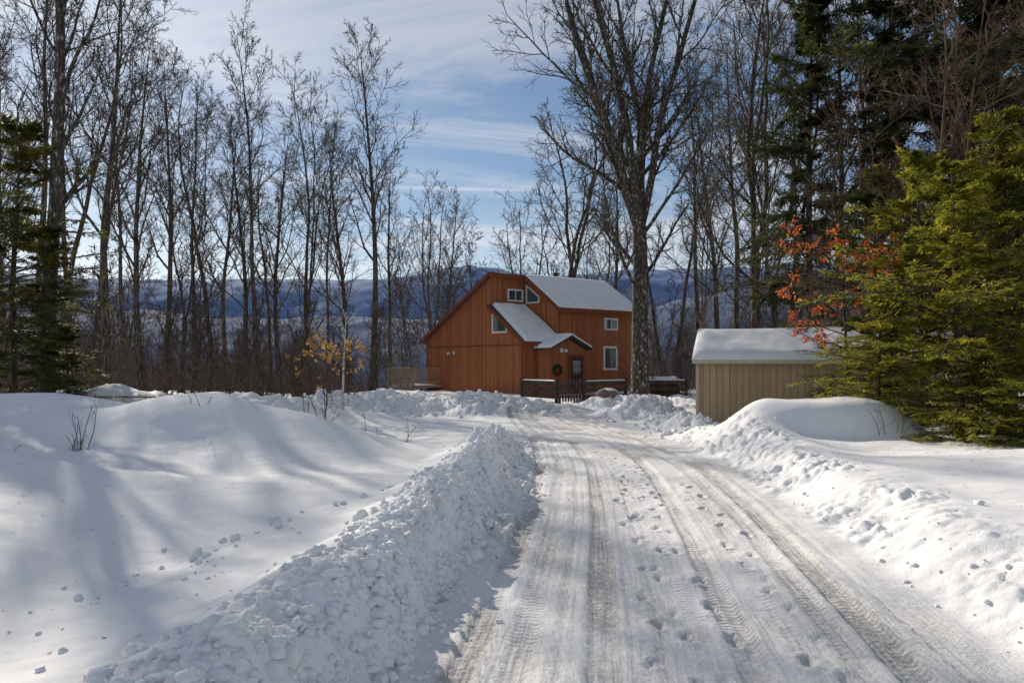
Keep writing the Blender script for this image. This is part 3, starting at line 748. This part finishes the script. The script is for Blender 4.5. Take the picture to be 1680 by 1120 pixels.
# deck off the left end wall
D=[(-2.2,-.04,8.9,12.4,.15,.33)]
D+=[(-2.2,-2.09,y,y+.10,-1.6,1.40) for y in(8.9,10.6,12.3)]+[(-.16,-.06,12.3,12.4,-1.6,1.40)]
D+=[(-2.22,-2.08,8.86,12.44,1.403,1.47),(-2.077,-.06,12.30,12.36,1.403,1.47),(-2.077,-.06,8.9,8.96,1.403,1.47),(-2.077,-.06,8.9,8.96,.45,.52)]
D+=[(-2.17,-2.12,y,y+.05,.335,1.40) for y in np.arange(9.1,12.25,.16)]+[(x,x+.05,8.91,8.95,.53,1.40) for x in np.arange(-1.95,-.15,.16)]
boxes('deck',D,deckm,hs)

# ------------------------------------------------------------ fence and gate
fn=empty('wooden_fence')
def frun(x0,y0,x1,y1,nm,pk_=False):
    Ln=math.hypot(x1-x0,y1-y0);a=math.atan2(y1-y0,x1-x0);z=Hs((x0+x1)/2,(y0+y1)/2)
    z=min(z,-.15)
    L_=[]
    npst=max(2,int(round(Ln/1.9))+1)
    for k in range(npst):
        t=k*(Ln-.12)/(npst-1);L_.append((t,t+.12,-.06,.06,-.4,1.12))
    if not pk_:
        for zc in(.30,.60,.90):
            for k in range(npst-1):
                t=k*(Ln-.12)/(npst-1);t2=(k+1)*(Ln-.12)/(npst-1);L_.append((t+.123,t2-.003,-.03,.03,zc-.10,zc+.10))
    else:
        for t in np.arange(.17,Ln-.16,.125): L_.append((t,t+.085,-.085,-.063,.08,1.0+.1*math.sin(t/Ln*PI)))
        L_+=[(.123,Ln-.123,-.06,-.03,.28,.36),(.123,Ln-.123,-.06,-.03,.78,.86)]
    ob=boxes(nm,L_,fencem,fn,.008);ob.location=(x0,y0,z);ob.rotation_euler=(0,0,a)
    if not pk_:
        s=snow_sheet(nm+'_snow',[(0,-.05,1.0),(Ln,-.05,1.0),(Ln,.05,1.0),(0,.05,1.0)],.04,snow_w,fn,40,5,.04,7,1.2)
        s.location=(x0,y0,z);s.rotation_euler=(0,0,a)
frun(.45,35.5,2.05,33.2,'fence_panel_a');frun(2.1,33.2,3.15,33.1,'gate',True);frun(3.2,33.1,5.4,34.5,'fence_panel_b');frun(6.4,35.0,8.3,34.6,'fence_panel_c')
def boulder(name,x,y,s,seed,mat):
    rng=np.random.default_rng(seed)
    v=IV*rng.uniform(.8,1.15,(len(IV),1))*np.array(s)
    ob=mesh_obj(name,v,IF,[mat],smooth=True,loc=(x,y,Hs(x,y)+s[2]*.3))
    m=ob.modifiers.new('s','SUBSURF');m.levels=1;m.render_levels=1
    return ob
boulder('boulder',4.0,30.6,(.6,.45,.36),1,rock)
b1=boulder('boulder_snow',4.0,30.65,(.45,.36,.16),2,snow_w);b1.location.z+=.27
boulder('boulder',2.9,31.6,(.3,.25,.22),3,rock)
boulder('fallen_log',-10.2,19.6,(.45,.2,.14),5,bark)
snow_sheet('snow_on_planter',[(6.1,35.6,.62),(8.2,35.6,.62),(8.2,36.4,.62),(6.1,36.4,.62)],.25,snow_w,None,30,20,.3,3)
boxes('planter_box',[(6.15,8.15,35.65,36.35,-.4,.60)],fencem)

# ------------------------------------------------------------ shed
sa=-math.radians(15.5)
sh=empty('tan_shed',(5.85,23.2,-.35),sa)
Ls=7.6;Wd=3.2;hE=2.05;hR=3.0
prism('shed_walls',[(0,-.4),(Wd,-.4),(Wd,hE),(Wd/2,hR-.1),(0,hE)],0,0,Ls,tan,sh)
slab('shed_roof_front',[(-.12,-.16,hE-.02),(Ls+.12,-.16,hE-.02),(Ls+.12,Wd/2,hR),(-.12,Wd/2,hR)],.07,roofm,sh)
slab('shed_roof_back',[(-.12,Wd/2+.002,hR),(Ls+.12,Wd/2+.002,hR),(Ls+.12,Wd+.16,hE-.02),(-.12,Wd+.16,hE-.02)],.07,roofm,sh)
boxes('shed_trim',[(-.13,Ls+.13,-.20,-.163,hE-.12,hE),(-.02,.07,-.025,-.003,-.3,hE-.09),(4.30,4.42,-.025,-.003,-.3,hE-.09),(Ls-.07,Ls+.02,-.025,-.003,-.3,hE-.09)],tantrim,sh)
snow_sheet('shed_snow',[(-.14,-.19,hE-.01),(Ls+.15,-.19,hE-.01),(Ls+.15,Wd/2+.1,hR),(-.02,Wd/2+.1,hR)],.20,snow_w,sh,140,50,.40,4,.35)
snow_sheet('shed_snow_back',[(-.02,Wd/2-.1,hR),(Ls+.15,Wd/2-.1,hR),(Ls+.15,Wd+.19,hE-.01),(-.14,Wd+.19,hE-.01)],.20,snow_w,sh,140,50,.40,6,.35)
boxes('shed_door_frame',[(5.6,5.67,-.04,-.003,-.2,1.9),(6.6,6.67,-.04,-.003,-.2,1.9),(5.6,6.67,-.04,-.003,1.903,1.97)],tantrim,sh)

# ------------------------------------------------------------ sky & sun
azs=math.radians(-33);sd=Vector((math.sin(azs),math.cos(azs),0));el=math.radians(27)
tosun=Vector((sd.x*math.cos(el),sd.y*math.cos(el),math.sin(el)))
ld=bpy.data.lights.new('sun','SUN');ld.energy=5.0;ld.angle=math.radians(.6);ld.color=(1,.90,.76)
lo=bpy.data.objects.new('sun',ld);scene.collection.objects.link(lo)
lo.rotation_euler=tosun.to_track_quat('Z','Y').to_euler()
w=bpy.data.worlds.new('World');scene.world=w;w.use_nodes=True
nt=w.node_tree;L=nt.links;bg=nt.nodes['Background']
sky=nt.nodes.new('ShaderNodeTexSky');sky.sky_type='NISHITA';sky.sun_disc=False
sky.sun_elevation=el;sky.sun_rotation=azs
sky.air_density=1.0;sky.dust_density=.3;sky.ozone_density=2.5;sky.altitude=300
tc=nt.nodes.new('ShaderNodeTexCoord');sp=nt.nodes.new('ShaderNodeSeparateXYZ');L.new(tc.outputs['Generated'],sp.inputs[0])
def M(*a,**k): return MM(nt,*a,**k)
zc=M('ADD',M('MAXIMUM',sp.outputs[2],0),.14)
u=M('DIVIDE',sp.outputs[0],zc);v=M('DIVIDE',sp.outputs[1],zc)
cb=nt.nodes.new('ShaderNodeCombineXYZ');L.new(M('MULTIPLY_ADD',u,.6,3.1),cb.inputs[0]);L.new(M('MULTIPLY_ADD',v,1.3,.4),cb.inputs[1])
cn=nt.nodes.new('ShaderNodeTexNoise');cn.inputs['Scale'].default_value=1.0;cn.inputs['Detail'].default_value=6;cn.inputs['Roughness'].default_value=.64;cn.inputs['Distortion'].default_value=1.0
L.new(cb.outputs[0],cn.inputs[0])
mr=nt.nodes.new('ShaderNodeMapRange');L.new(cn.outputs[0],mr.inputs[0]);mr.inputs[1].default_value=.40;mr.inputs[2].default_value=.64;mr.inputs[3].default_value=0;mr.inputs[4].default_value=.85;mr.interpolation_type='SMOOTHSTEP'
ry=M('DIVIDE',sp.outputs[2],M('MAXIMUM',sp.outputs[1],.01));rx=M('DIVIDE',sp.outputs[0],M('MAXIMUM',sp.outputs[1],.01))
ee=M('ABSOLUTE',M('SUBTRACT',ry,M('MULTIPLY_ADD',rx,-.02,.232)))
ct=M('SUBTRACT',1,M('DIVIDE',ee,.0045),clamp=True)
cx=M('SUBTRACT',1,M('DIVIDE',M('ABSOLUTE',M('ADD',rx,.06)),.12),clamp=True)
ct=M('MULTIPLY',ct,M('MULTIPLY',M('POWER',cx,.4),M('GREATER_THAN',sp.outputs[1],.1)))
fac=M('MAXIMUM',mr.outputs[0],M('MULTIPLY',ct,.9),clamp=True)
mx=nt.nodes.new('ShaderNodeMix');mx.data_type='RGBA'
L.new(fac,mx.inputs[0]);L.new(sky.outputs[0],mx.inputs[6])
bw=nt.nodes.new('ShaderNodeRGBToBW');L.new(sky.outputs[0],bw.inputs[0])
cl=nt.nodes.new('ShaderNodeCombineXYZ')
k=M('MULTIPLY_ADD',bw.outputs[0],.7,5.0)
L.new(M('MULTIPLY',k,.91),cl.inputs[0]);L.new(M('MULTIPLY',k,.98),cl.inputs[1]);L.new(M('MULTIPLY',k,1.10),cl.inputs[2])
L.new(cl.outputs[0],mx.inputs[7])
L.new(mx.outputs[2],bg.inputs[0]);bg.inputs[1].default_value=.083

# ------------------------------------------------------------ camera
cd=bpy.data.cameras.new('camera');co=bpy.data.objects.new('camera',cd);scene.collection.objects.link(co)
co.location=(0,0,1.7);co.rotation_euler=(math.radians(90),0,0)
cd.sensor_width=36;cd.lens=36*1200/1680;cd.shift_y=30/1680;cd.clip_end=12000;cd.clip_start=.05
scene.camera=co
